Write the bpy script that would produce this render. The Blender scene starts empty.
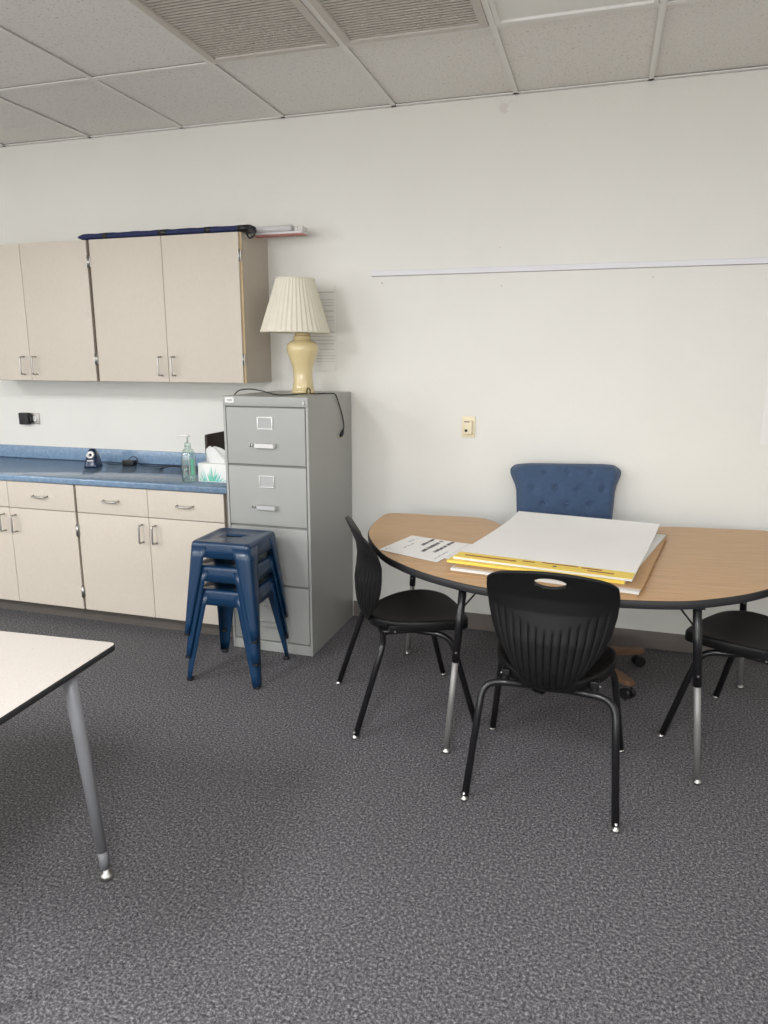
import bpy, bmesh, math, random
from mathutils import Vector, Matrix
random.seed(7)
SC = bpy.context.scene
COL = SC.collection

# ------------------------------------------------------------------ camera
cam_d = bpy.data.cameras.new('camera')
cam = bpy.data.objects.new('camera', cam_d)
COL.objects.link(cam)
cam_d.sensor_fit = 'VERTICAL'
cam_d.sensor_height = 36.0
cam_d.lens = 714.8555 * 36.0 / 1024.0
cam_d.clip_start = 0.02
_r = Vector((0.95674813, 0.29091474, 0.00127809))
_u = Vector((-0.06254562, 0.20140284, 0.97750956))
_f = Vector((-0.28411453, 0.93531038, -0.21088723))
_m = Matrix((_r, _u, -_f)).transposed().to_4x4()
_m.translation = (0, -3.8165, 1.5048)
cam.matrix_world = _m
SC.camera = cam

# ------------------------------------------------------------------ light and exposure
SC.view_settings.view_transform = 'Standard'
SC.view_settings.look = 'None'
SC.view_settings.gamma = 1.0
SC.view_settings.use_curve_mapping = False
SC.view_settings.exposure = 0.0

W = bpy.data.worlds.new('world')
SC.world = W
W.use_nodes = True
W.node_tree.nodes['Background'].inputs[0].default_value = (0.8, 0.9, 1.0, 1)
W.node_tree.nodes['Background'].inputs[1].default_value = 0.3

CEIL = 2.748
TILE = 0.6109
GRID_X0 = -2.9389          # first grid line seen at the wall
GRID_Y0 = -0.7515          # first cross line
ROOM = dict(x0=-6.0, x1=3.3, y0=-9.6)
LIT_ROWS = (-4.2, -7.86)
LIT_COLS = {-5.07: (98, 56), -2.63: (78, 56), -0.19: (68, 76), 2.25: (40, 62)}     # watts of the nearer row, of the row behind
LAMP_COL = (0.965, 0.972, 1.0)
FILL_COL = (0.93, 0.97, 1.0)


def fixture_light(x, y, power):
    ld = bpy.data.lights.new('fluorescent_light', 'AREA')
    ld.shape = 'RECTANGLE'
    ld.size, ld.size_y = 0.56, 1.16
    ld.energy = power
    ld.color = LAMP_COL
    lo = bpy.data.objects.new('fluorescent_light', ld)
    lo.location = (x, y, CEIL - 0.02)
    COL.objects.link(lo)


for _y in LIT_ROWS:
    for _x, _p in LIT_COLS.items():
        fixture_light(_x, _y, _p[0] if _y == LIT_ROWS[0] else _p[1])


def fill_light(loc, rot, w, h, power):
    ld = bpy.data.lights.new('added_fill_light', 'AREA')
    ld.shape = 'RECTANGLE'
    ld.size, ld.size_y = w, h
    ld.energy = power
    ld.color = FILL_COL
    lo = bpy.data.objects.new('added_fill_light', ld)
    lo.location = loc
    lo.rotation_euler = rot
    COL.objects.link(lo)


# added unseen fill lights before the rear and left walls, lifting upper wall and ceiling
fill_light((-1.5, -9.55, 1.55), (math.radians(90), 0, 0), 6.0, 1.4, 125)
fill_light((-5.95, -6.3, 1.55), (math.radians(90), 0, math.radians(-90)), 3.6, 1.4, 40)


# ------------------------------------------------------------------ materials
def srgb(r, g, b):
    def c(v):
        v /= 255.0
        return v / 12.92 if v <= 0.04045 else ((v + 0.055) / 1.055) ** 2.4
    return (c(r), c(g), c(b), 1.0)


def mat(name, col, rough=0.5, metal=0.0, var=0.0, vscale=8.0, bump=0.0, bscale=200.0, spec=0.5, coat=0.0, stretch=None, sheen=0.0):
    m = bpy.data.materials.new(name)
    m.use_nodes = True
    nt = m.node_tree
    b = nt.nodes['Principled BSDF']
    b.inputs['Base Color'].default_value = col
    b.inputs['Roughness'].default_value = rough
    b.inputs['Metallic'].default_value = metal
    b.inputs['Specular IOR Level'].default_value = spec
    b.inputs['Coat Weight'].default_value = coat
    if sheen:
        b.inputs['Sheen Weight'].default_value = sheen
    tc = nt.nodes.new('ShaderNodeTexCoord')
    src = tc.outputs['Object']
    if stretch:
        mp = nt.nodes.new('ShaderNodeMapping')
        mp.inputs['Scale'].default_value = stretch
        nt.links.new(src, mp.inputs[0])
        src = mp.outputs[0]
    if var > 0:
        n = nt.nodes.new('ShaderNodeTexNoise')
        n.inputs['Scale'].default_value = vscale
        n.inputs['Detail'].default_value = 4
        nt.links.new(src, n.inputs['Vector'])
        rp = nt.nodes.new('ShaderNodeValToRGB')
        rp.color_ramp.elements[0].position = 0.3
        rp.color_ramp.elements[1].position = 0.7
        rp.color_ramp.elements[0].color = tuple(c * (1 - var) for c in col[:3]) + (1,)
        rp.color_ramp.elements[1].color = tuple(min(1, c * (1 + var)) for c in col[:3]) + (1,)
        nt.links.new(n.outputs['Fac'], rp.inputs[0])
        nt.links.new(rp.outputs[0], b.inputs['Base Color'])
    if bump > 0:
        n2 = nt.nodes.new('ShaderNodeTexNoise')
        n2.inputs['Scale'].default_value = bscale
        n2.inputs['Detail'].default_value = 3
        nt.links.new(src, n2.inputs['Vector'])
        bp = nt.nodes.new('ShaderNodeBump')
        bp.inputs['Strength'].default_value = bump
        bp.inputs['Distance'].default_value = 0.01
        nt.links.new(n2.outputs['Fac'], bp.inputs['Height'])
        nt.links.new(bp.outputs[0], b.inputs['Normal'])
    return m


def speckle_mat(name, cols, scale, rough=0.9, bump=0.3, blotch=0.0, detail=5, drough=0.75):
    """Fine coloured grain: cols are (position, colour) stops of a ramp over noise."""
    m = bpy.data.materials.new(name)
    m.use_nodes = True
    nt = m.node_tree
    b = nt.nodes['Principled BSDF']
    b.inputs['Roughness'].default_value = rough
    b.inputs['Specular IOR Level'].default_value = 0.2
    tc = nt.nodes.new('ShaderNodeTexCoord')
    n = nt.nodes.new('ShaderNodeTexNoise')
    n.inputs['Scale'].default_value = scale
    n.inputs['Detail'].default_value = detail
    n.inputs['Roughness'].default_value = drough
    nt.links.new(tc.outputs['Object'], n.inputs['Vector'])
    rp = nt.nodes.new('ShaderNodeValToRGB')
    el = rp.color_ramp.elements
    el[0].position, el[0].color = cols[0]
    el[1].position, el[1].color = cols[-1]
    for p, c in cols[1:-1]:
        e = el.new(p)
        e.color = c
    nt.links.new(n.outputs['Fac'], rp.inputs[0])
    out = rp.outputs[0]
    if blotch:
        n3 = nt.nodes.new('ShaderNodeTexNoise')
        n3.inputs['Scale'].default_value = 3.0
        n3.inputs['Detail'].default_value = 3
        nt.links.new(tc.outputs['Object'], n3.inputs['Vector'])
        mr = nt.nodes.new('ShaderNodeMapRange')
        mr.inputs['To Min'].default_value = 1 - blotch
        mr.inputs['To Max'].default_value = 1 + blotch
        nt.links.new(n3.outputs['Fac'], mr.inputs['Value'])
        mx = nt.nodes.new('ShaderNodeVectorMath')
        mx.operation = 'SCALE'
        nt.links.new(out, mx.inputs[0])
        nt.links.new(mr.outputs[0], mx.inputs['Scale'])
        out = mx.outputs[0]
    nt.links.new(out, b.inputs['Base Color'])
    if bump:
        bp = nt.nodes.new('ShaderNodeBump')
        bp.inputs['Strength'].default_value = bump
        bp.inputs['Distance'].default_value = 0.005
        nt.links.new(n.outputs['Fac'], bp.inputs['Height'])
        nt.links.new(bp.outputs[0], b.inputs['Normal'])
    return m


def wall_material():
    """Cream eggshell paint with roller texture, a stain near the ceiling and a few filled nail holes."""
    m = mat('wall_paint', srgb(231, 229, 222), rough=0.42, var=0.012, vscale=2.5, bump=0.10, bscale=110, spec=0.45)
    nt = m.node_tree
    b = nt.nodes['Principled BSDF']
    base = b.inputs['Base Color'].links[0].from_socket
    geo = nt.nodes.new('ShaderNodeNewGeometry')
    nz = nt.nodes.new('ShaderNodeTexNoise')
    nz.inputs['Scale'].default_value = 26
    nt.links.new(geo.outputs['Position'], nz.inputs['Vector'])
    for (x, z, r, col, amt) in ((-0.555, 2.705, 0.034, srgb(214, 203, 197), 0.55), (-0.55, 2.05, 0.008, srgb(205, 203, 197), 0.7),
                                (-0.535, 1.865, 0.006, srgb(205, 200, 195), 0.8), (-1.17, 1.895, 0.008, srgb(190, 185, 180), 0.8),
                                (0.19, 1.885, 0.006, srgb(205, 200, 195), 0.7)):
        d = nt.nodes.new('ShaderNodeVectorMath')
        d.operation = 'DISTANCE'
        d.inputs[1].default_value = (x, 0, z)
        nt.links.new(geo.outputs['Position'], d.inputs[0])
        ad = nt.nodes.new('ShaderNodeMath')
        ad.operation = 'MULTIPLY_ADD'
        nt.links.new(nz.outputs['Fac'], ad.inputs[0])
        ad.inputs[1].default_value = r * 3.0
        nt.links.new(d.outputs['Value'], ad.inputs[2])
        mr = nt.nodes.new('ShaderNodeMapRange')
        mr.inputs['From Min'].default_value = r * 2.4
        mr.inputs['From Max'].default_value = r * 2.0
        mr.inputs['To Min'].default_value = 0
        mr.inputs['To Max'].default_value = amt
        nt.links.new(ad.outputs[0], mr.inputs['Value'])
        mx = nt.nodes.new('ShaderNodeMixRGB')
        nt.links.new(mr.outputs[0], mx.inputs['Fac'])
        nt.links.new(base, mx.inputs['Color1'])
        mx.inputs['Color2'].default_value = col
        base = mx.outputs[0]
    nt.links.new(base, b.inputs['Base Color'])
    return m


M = {}
M['wall'] = wall_material()
M['carpet'] = speckle_mat('carpet', [(0.37, srgb(28, 28, 31)), (0.46, srgb(76, 75, 78)), (0.54, srgb(113, 111, 113)), (0.65, srgb(192, 187, 186))], 115, rough=1.0, bump=0.5, blotch=0.06, detail=7, drough=0.88)
M['tile'] = speckle_mat('ceiling_tile', [(0.32, srgb(180, 175, 169)), (0.42, srgb(236, 233, 228)), (0.7, srgb(243, 240, 235))], 95, rough=0.95, bump=0.35)
M['tbar'] = mat('white_grid_metal', srgb(236, 234, 229), rough=0.45)
M['taupe_rubber'] = mat('taupe_rubber', srgb(112, 104, 98), rough=0.55, var=0.05)
M['grille'] = mat('grille_metal', srgb(206, 199, 190), rough=0.5)
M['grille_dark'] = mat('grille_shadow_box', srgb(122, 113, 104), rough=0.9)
M['diffuser'] = mat('prismatic_diffuser', srgb(236, 236, 230), rough=0.35, bump=0.1, bscale=300)
M['laminate'] = mat('putty_laminate', srgb(206, 196, 182), rough=0.42, var=0.02, vscale=60, bump=0.02)
M['laminate_shaded'] = mat('putty_laminate_shaded', srgb(194, 184, 170), rough=0.45, var=0.02, vscale=60)  # darker copy of the putty laminate, shade of the side panels in its colour
M['tan_edge'] = mat('tan_edge_banding', srgb(205, 180, 140), rough=0.5, var=0.06, vscale=40)
M['gap'] = mat('cabinet_frame_brown', srgb(112, 98, 84), rough=0.7, var=0.06)
M['kick'] = mat('toe_kick', srgb(88, 82, 76), rough=0.6, var=0.06)
M['chrome'] = mat('brushed_chrome', srgb(176, 174, 170), rough=0.34, metal=1.0)
M['nickel'] = mat('dull_nickel', srgb(190, 188, 184), rough=0.4, metal=1.0)
M['counter'] = speckle_mat('blue_laminate', [(0.3, srgb(112, 139, 168)), (0.5, srgb(129, 155, 182)), (0.7, srgb(146, 169, 192))], 40, rough=0.22, bump=0.0)
M['counter'].node_tree.nodes['Principled BSDF'].inputs['Specular IOR Level'].default_value = 0.6
M['counter'].node_tree.nodes['Principled BSDF'].inputs['Coat Weight'].default_value = 0.3
M['counter'].node_tree.nodes['Principled BSDF'].inputs['Coat Roughness'].default_value = 0.12
M['cab_grey'] = mat('grey_enamel', srgb(163, 164, 160), rough=0.38, var=0.015, vscale=4, bump=0.02, bscale=300)
M['cab_slot'] = mat('drawer_reveal', srgb(128, 128, 125), rough=0.7, var=0.05)
M['label_metal'] = mat('label_frame_metal', srgb(214, 214, 212), rough=0.3, metal=0.7)
M['label_card'] = mat('grey_card', srgb(176, 177, 175), rough=0.7, var=0.03, vscale=60)
M['white_plastic'] = mat('white_plastic', srgb(235, 234, 230), rough=0.4, var=0.01)
M['dark_print'] = mat('dark_print', srgb(60, 60, 64), rough=0.7, var=0.1, vscale=80)
M['grey_print'] = mat('grey_print', srgb(168, 168, 168), rough=0.7, var=0.1, vscale=80)
M['stool_blue'] = mat('blue_powder_coat', srgb(14, 50, 82), rough=0.3, var=0.03, vscale=12, coat=0.15)
M['rubber'] = mat('black_rubber', srgb(28, 28, 30), rough=0.7, var=0.1)
M['oak'] = None
M['black_edge'] = mat('black_vinyl_edge', srgb(38, 38, 40), rough=0.5, var=0.05)
M['black_tube'] = mat('black_enamel_tube', srgb(22, 22, 24), rough=0.28, var=0.05, spec=0.5)
M['grey_tube'] = mat('grey_steel_tube', srgb(138, 136, 133), rough=0.42, metal=0.35, var=0.05)
M['black_shell'] = mat('black_polypropylene', srgb(17, 17, 18), rough=0.50, bump=0.12, bscale=500, spec=0.3)
M['white_top'] = speckle_mat('speckled_white_laminate', [(0.28, srgb(178, 170, 160)), (0.4, srgb(208, 200, 191)), (0.75, srgb(216, 209, 201))], 160, rough=0.4, bump=0.0)
M['table_leg_grey'] = mat('silver_grey_enamel', srgb(122, 123, 127), rough=0.45, metal=0.0, var=0.02)
M['shade'] = mat('ivory_pleated_fabric', srgb(232, 226, 208), rough=0.9, var=0.015, vscale=30, bump=0.05, bscale=600)
M['ceramic'] = mat('cream_ceramic', srgb(222, 203, 154), rough=0.12, var=0.03, vscale=10, coat=0.5)
M['brass'] = mat('brass', srgb(190, 160, 90), rough=0.3, metal=1.0)
M['cord'] = mat('black_cord', srgb(30, 28, 28), rough=0.5, var=0.1)
M['paper'] = mat('white_paper', srgb(250, 248, 244), rough=0.8, var=0.01, vscale=6, bump=0.015, bscale=30)
M['paper_edge'] = mat('paper_grey_white', srgb(222, 220, 215), rough=0.8, var=0.03, vscale=200, stretch=(1, 1, 12))
M['yellow'] = mat('yellow_binding', srgb(246, 214, 92), rough=0.55, var=0.03, vscale=30)
M['kraft'] = mat('brown_chipboard', srgb(190, 152, 110), rough=0.8, var=0.05, vscale=50)
M['red_print'] = mat('dark_red_print', srgb(140, 60, 40), rough=0.7, var=0.1, vscale=80)
M['blue_fabric'] = mat('blue_upholstery', srgb(61, 82, 111), rough=0.95, var=0.10, vscale=45, bump=0.25, bscale=500, sheen=0.2)
M['brown_wood'] = mat('brown_wood', srgb(104, 76, 56), rough=0.5, var=0.15, vscale=14, stretch=(1, 1, 6))
M['black_plastic'] = mat('black_plastic', srgb(26, 26, 28), rough=0.4, var=0.08)
M['navy_fabric'] = mat('navy_nylon', srgb(24, 36, 80), rough=0.7, var=0.12, vscale=40, bump=0.5, bscale=60)
M['cream_plastic'] = mat('cream_plastic', srgb(238, 226, 194), rough=0.4, var=0.015)
M['steel_plate'] = mat('steel_plate', srgb(180, 176, 170), rough=0.35, metal=0.8, var=0.03)
M['navy_plastic'] = mat('navy_plastic', srgb(22, 44, 74), rough=0.25, var=0.08)
M['teal_print'] = mat('teal_print', srgb(98, 198, 190), rough=0.6, var=0.12, vscale=60)
M['green_print'] = mat('green_print', srgb(124, 200, 168), rough=0.6, var=0.12, vscale=60)
M['dark_brown'] = mat('dark_brown_board', srgb(58, 44, 38), rough=0.6, var=0.12, vscale=30)
M['tissue'] = mat('tissue_paper', srgb(226, 226, 224), rough=0.95, var=0.03, vscale=20)
M['pink_card'] = mat('pink_card', srgb(205, 140, 132), rough=0.7, var=0.05)
M['rail_white'] = mat('rail_white', srgb(232, 230, 234), rough=0.5, var=0.01)
M['wall_like'] = mat('off_white_card', srgb(231, 229, 222), rough=0.5, var=0.01)
M['pale_line'] = mat('pale_grey_line', srgb(196, 192, 186), rough=0.6, var=0.06, vscale=30)
M['wrap'] = mat('white_wrapped_paper', srgb(222, 220, 220), rough=0.3, var=0.05, vscale=20, bump=0.2, bscale=30)


def oak_material():
    m = bpy.data.materials.new('oak_laminate')
    m.use_nodes = True
    nt = m.node_tree
    b = nt.nodes['Principled BSDF']
    b.inputs['Roughness'].default_value = 0.36
    tc = nt.nodes.new('ShaderNodeTexCoord')
    mp = nt.nodes.new('ShaderNodeMapping')
    mp.inputs['Scale'].default_value = (5, 90, 20)
    nt.links.new(tc.outputs['Object'], mp.inputs[0])
    n = nt.nodes.new('ShaderNodeTexNoise')
    n.inputs['Scale'].default_value = 1.0
    n.inputs['Detail'].default_value = 6
    n.inputs['Roughness'].default_value = 0.7
    nt.links.new(mp.outputs[0], n.inputs['Vector'])
    rp = nt.nodes.new('ShaderNodeValToRGB')
    rp.color_ramp.elements[0].position = 0.3
    rp.color_ramp.elements[0].color = srgb(178, 134, 86)
    rp.color_ramp.elements[1].position = 0.68
    rp.color_ramp.elements[1].color = srgb(212, 170, 120)
    nt.links.new(n.outputs['Fac'], rp.inputs[0])
    nt.links.new(rp.outputs[0], b.inputs['Base Color'])
    return m


M['oak'] = oak_material()


def clear_plastic(name, tint, gloss=0.10):
    m = bpy.data.materials.new(name)
    m.use_nodes = True
    nt = m.node_tree
    nt.nodes.remove(nt.nodes['Principled BSDF'])
    tr = nt.nodes.new('ShaderNodeBsdfTransparent')
    n = nt.nodes.new('ShaderNodeTexNoise')
    n.inputs['Scale'].default_value = 25
    rp = nt.nodes.new('ShaderNodeValToRGB')
    rp.color_ramp.elements[0].color = tuple(c * 0.96 for c in tint[:3]) + (1,)
    rp.color_ramp.elements[1].color = tint
    nt.links.new(n.outputs['Fac'], rp.inputs[0])
    nt.links.new(rp.outputs[0], tr.inputs[0])
    gl = nt.nodes.new('ShaderNodeBsdfGlossy')
    gl.inputs['Roughness'].default_value = 0.12
    lw = nt.nodes.new('ShaderNodeLayerWeight')
    lw.inputs['Blend'].default_value = 0.25
    mr = nt.nodes.new('ShaderNodeMapRange')
    mr.inputs['To Min'].default_value = gloss
    mr.inputs['To Max'].default_value = 0.65
    nt.links.new(lw.outputs['Facing'], mr.inputs['Value'])
    mx = nt.nodes.new('ShaderNodeMixShader')
    nt.links.new(mr.outputs[0], mx.inputs[0])
    nt.links.new(tr.outputs[0], mx.inputs[1])
    nt.links.new(gl.outputs[0], mx.inputs[2])
    nt.links.new(mx.outputs[0], nt.nodes['Material Output'].inputs[0])
    return m


M['clear'] = clear_plastic('clear_green_plastic', (0.90, 0.98, 0.95, 1))
M['gel'] = clear_plastic('clear_gel', (0.94, 0.99, 0.97, 1), 0.03)


# ------------------------------------------------------------------ mesh helpers
class MB:
    """Collects shapes into one bmesh; materials by key."""

    def __init__(self):
        self.bm = bmesh.new()
        self.keys = []
        self.cur = 0

    def use(self, key):
        if key not in self.keys:
            self.keys.append(key)
        self.cur = self.keys.index(key)
        return self

    def _faces(self, fs, smooth=False):
        for f in fs:
            f.material_index = self.cur
            f.smooth = smooth

    def box(self, x0, x1, y0, y1, z0, z1, bev=0.0, seg=2, mtx=None):
        tmp = bmesh.new()
        bmesh.ops.create_cube(tmp, size=1.0)
        for v in tmp.verts:
            v.co = Vector(((x0 + x1) / 2 + v.co.x * (x1 - x0), (y0 + y1) / 2 + v.co.y * (y1 - y0), (z0 + z1) / 2 + v.co.z * (z1 - z0)))
        if bev > 0:
            bmesh.ops.bevel(tmp, geom=tmp.edges[:], offset=bev, segments=seg, profile=0.7, affect='EDGES')
        self.merge(tmp, mtx, bev > 0)
        return self

    def merge(self, tmp, mtx=None, smooth=False):
        vm = {}
        for v in tmp.verts:
            co = mtx @ v.co if mtx is not None else v.co
            vm[v] = self.bm.verts.new(co)
        fs = []
        for f in tmp.faces:
            try:
                fs.append(self.bm.faces.new([vm[v] for v in f.verts]))
            except ValueError:
                pass
        self._faces(fs, smooth)
        tmp.free()
        return self

    def rings(self, rings, closed=True, cap0=True, cap1=True, smooth=True):
        """Skin a list of vertex rings."""
        vr = [[self.bm.verts.new(p) for p in r] for r in rings]
        fs = []
        n = len(vr[0])
        for a, b in zip(vr[:-1], vr[1:]):
            for i in range(n if closed else n - 1):
                j = (i + 1) % n
                fs.append(self.bm.faces.new((a[i], a[j], b[j], b[i])))
        self._faces(fs, smooth)
        caps = []
        if cap0:
            caps.append(self.bm.faces.new(list(reversed(vr[0]))))
        if cap1:
            caps.append(self.bm.faces.new(vr[-1]))
        self._faces(caps, False)
        return self

    def tube(self, pts, r, n=12, cap=True):
        pts = [Vector(p) for p in pts]
        rs = r if isinstance(r, (list, tuple)) else [r] * len(pts)
        tang = []
        for i in range(len(pts)):
            a = pts[max(i - 1, 0)]
            b = pts[min(i + 1, len(pts) - 1)]
            tang.append((b - a).normalized())
        up = Vector((0, 0, 1)) if abs(tang[0].z) < 0.9 else Vector((1, 0, 0))
        nrm = (up - tang[0] * up.dot(tang[0])).normalized()
        rings = []
        for i, p in enumerate(pts):
            t = tang[i]
            nrm = (nrm - t * nrm.dot(t)).normalized()
            bi = t.cross(nrm)
            rings.append([p + (nrm * math.cos(2 * math.pi * k / n) + bi * math.sin(2 * math.pi * k / n)) * rs[i] for k in range(n)])
        return self.rings(rings, True, cap, cap)

    def lathe(self, prof, c=(0, 0, 0), n=32, cap0=True, cap1=True, rfun=None, tilt=None):
        c = Vector(c)
        rings = []
        for (r, z) in prof:
            ring = []
            for k in range(n):
                a = 2 * math.pi * k / n
                rr = r * (rfun(k, n) if rfun else 1.0)
                v = Vector((rr * math.cos(a), rr * math.sin(a), z))
                if tilt is not None:
                    v = tilt @ v
                ring.append(c + v)
            rings.append(ring)
        return self.rings(rings, True, cap0, cap1)

    def prism(self, outline, z0, z1, bev=0.0, seg=3, smooth=False):
        """Extrude an xy outline; rounded rims when bev > 0."""
        o = [Vector((p[0], p[1], 0)) for p in outline]
        n = len(o)
        nor = []
        for i in range(n):
            t = (o[(i + 1) % n] - o[i - 1]).normalized()
            nor.append(Vector((t.y, -t.x, 0)))
        area = sum(o[i].x * o[(i + 1) % n].y - o[(i + 1) % n].x * o[i].y for i in range(n))
        if area < 0:
            nor = [-v for v in nor]
        rings = []
        if bev > 0:
            for k in range(seg + 1):
                a = math.pi / 2 * k / seg
                rings.append([o[i] - nor[i] * bev * (1 - math.sin(a)) + Vector((0, 0, z0 + bev * (1 - math.cos(a)))) for i in range(n)])
            for k in range(seg + 1):
                a = math.pi / 2 * k / seg
                rings.append([o[i] - nor[i] * bev * (1 - math.cos(a)) + Vector((0, 0, z1 - bev * (1 - math.sin(a)))) for i in range(n)])
        else:
            rings = [[p + Vector((0, 0, z0)) for p in o], [p + Vector((0, 0, z1)) for p in o]]
        return self.rings(rings, True, True, True, smooth)

    def build(self, name, parent=None, loc=None, rotz=0.0):
        bmesh.ops.recalc_face_normals(self.bm, faces=self.bm.faces[:])
        me = bpy.data.meshes.new(name)
        self.bm.to_mesh(me)
        self.bm.free()
        for k in (self.keys or ['white_plastic']):
            me.materials.append(M[k])
        o = bpy.data.objects.new(name, me)
        COL.objects.link(o)
        if parent is not None:
            o.parent = parent
        if loc is not None:
            o.location = loc
        o.rotation_euler.z = rotz
        return o


def tag(o, label, cat, group=None):
    o['label'] = label
    o['category'] = cat
    if group:
        o['group'] = group
    return o


def thing(name, label, cat, loc=(0, 0, 0), rotz=0.0, group=None):
    o = bpy.data.objects.new(name, None)
    o.empty_display_size = 0.05
    COL.objects.link(o)
    o.location = loc
    o.rotation_euler.z = rotz
    return tag(o, label, cat, group)


def copy_thing(o, label, loc, rotz=0.0, group=None):
    """Copy of a thing with its parts and sub-parts."""
    c = o.copy()
    COL.objects.link(c)
    c.location = loc
    c.rotation_euler.z = rotz
    c['label'] = label
    if group:
        c['group'] = group

    def kids(src, dst):
        for ch in list(src.children):
            d = ch.copy()
            COL.objects.link(d)
            d.parent = dst
            kids(ch, d)
    kids(o, c)
    return c


def structure(o):
    o['kind'] = 'structure'
    return o


def catmull(pts, seg=6, closed=False):
    P = [Vector(p) for p in pts]
    n = len(P)
    out = []
    rng = range(n) if closed else range(n - 1)
    for i in rng:
        if closed:
            p0, p1, p2, p3 = P[i - 1], P[i], P[(i + 1) % n], P[(i + 2) % n]
        else:
            p0, p1, p2, p3 = P[max(i - 1, 0)], P[i], P[i + 1], P[min(i + 2, n - 1)]
        for k in range(seg):
            t = k / seg
            out.append(0.5 * ((2 * p1) + (-p0 + p2) * t + (2 * p0 - 5 * p1 + 4 * p2 - p3) * t * t + (-p0 + 3 * p1 - 3 * p2 + p3) * t ** 3))
    if not closed:
        out.append(P[-1])
    return out


def fillet(pts, r, n=6):
    P = [Vector(p) for p in pts]
    out = [P[0]]
    for i in range(1, len(P) - 1):
        a, b, c = P[i - 1], P[i], P[i + 1]
        d1, d2 = (a - b), (c - b)
        rr = min(r, d1.length * 0.48, d2.length * 0.48)
        s, e = b + d1.normalized() * rr, b + d2.normalized() * rr
        for k in range(n + 1):
            t = k / n
            out.append(s * (1 - t) ** 2 + b * 2 * t * (1 - t) + e * t * t)
    out.append(P[-1])
    return out


def rounded_rect(x0, x1, y0, y1, r, n=6):
    out = []
    for (cx, cy, a0) in ((x1 - r, y0 + r, -90), (x1 - r, y1 - r, 0), (x0 + r, y1 - r, 90), (x0 + r, y0 + r, 180)):
        for k in range(n + 1):
            a = math.radians(a0 + 90 * k / n)
            out.append((cx + r * math.cos(a), cy + r * math.sin(a)))
    return out


def rotz_about(a):
    return Matrix.Rotation(a, 4, 'Z')


def lerp(a, b, t):
    return a + (b - a) * t


def interp(table, x):
    if x <= table[0][0]:
        return table[0][1]
    for (x0, y0), (x1, y1) in zip(table[:-1], table[1:]):
        if x <= x1:
            t = (x - x0) / (x1 - x0)
            return lerp(y0, y1, t)
    return table[-1][1]


# ------------------------------------------------------------------ room shell
X0, X1, Y0 = ROOM['x0'], ROOM['x1'], ROOM['y0']
structure(MB().use('carpet').box(X0, X1, Y0, 0, -0.1, 0).build('floor'))
structure(MB().use('wall').box(X0, X1, 0, 0.12, -0.1, CEIL + 0.1).build('wall_back'))
structure(MB().use('wall').box(X0 - 0.12, X0, Y0, 0.12, -0.1, CEIL + 0.1).build('wall_left'))
structure(MB().use('wall').box(X1, X1 + 0.12, Y0, 0.12, -0.1, CEIL + 0.1).build('wall_right'))
structure(MB().use('wall').box(X0 - 0.12, X1 + 0.12, Y0 - 0.12, Y0, -0.1, CEIL + 0.1).build('wall_front'))

# grid lines of the suspended ceiling
xs = []
k = -5
while GRID_X0 + k * TILE < X1:
    xs.append(GRID_X0 + k * TILE)
    k += 1
ys = [GRID_Y0 - i * 2 * TILE for i in range(8)]
cols_x = [X0] + [x for x in xs if x > X0 + 0.02] + [X1]
rows_y = [0.0] + [y for y in ys if y > Y0] + [Y0]
VENTS = [2, 3]            # grid columns (from GRID_X0) that hold the two return grilles
FIXTURE = 4


def cell_col(x):
    return round((x - GRID_X0) / TILE)


# which panels of the ceiling are taken by fixtures or vents
taken = set()
for c in VENTS + [FIXTURE]:
    taken.add((c, 1))
fix_cells = []
for cx in LIT_COLS:
    for cy in LIT_ROWS:
        fix_cells.append((cx, cy))
tiles = MB().use('tile')
for i in range(len(cols_x) - 1):
    for j in range(len(rows_y) - 1):
        xa, xb = cols_x[i], cols_x[i + 1]
        ya, yb = rows_y[j + 1], rows_y[j]
        if xb - xa < 0.03:
            continue
        key = (cell_col(xa), j)
        if key in taken and xa > GRID_X0 - 0.01:
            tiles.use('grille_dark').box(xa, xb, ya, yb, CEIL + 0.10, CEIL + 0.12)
            tiles.use('tile')
            continue
        # each lay-in tile drops a little unevenly in its grid
        dz = 0.005 + 0.004 * random.random()
        tiles.box(xa + 0.008, xb - 0.008, ya + 0.008, yb - 0.008 if j else yb - 0.004, CEIL + dz, CEIL + 0.03)
ceiling = structure(tiles.build('ceiling'))
structure(MB().use('tile').box(X0, X1, Y0, 0, CEIL + 0.14, CEIL + 0.2).build('ceiling_slab'))
grid = MB().use('tbar')
for x in cols_x[1:-1]:
    grid.box(x - 0.012, x + 0.012, Y0, 0, CEIL - 0.001, CEIL + 0.003)
    grid.box(x - 0.002, x + 0.002, Y0, 0, CEIL + 0.003, CEIL + 0.03)
for y in rows_y[1:-1]:
    grid.box(X0, X1, y - 0.012, y + 0.012, CEIL - 0.0006, CEIL + 0.0034)
grid.box(X0, X1, -0.022, 0, CEIL - 0.001, CEIL + 0.004)
grid.box(X0, X1, -0.003, 0, CEIL - 0.001, CEIL + 0.025)
structure(grid.build('trim_1'))
# wall base
structure(MB().use('taupe_rubber').box(-1.345, X1, -0.010, 0, 0, 0.095, 0.003).build('baseboard_back'))

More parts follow.
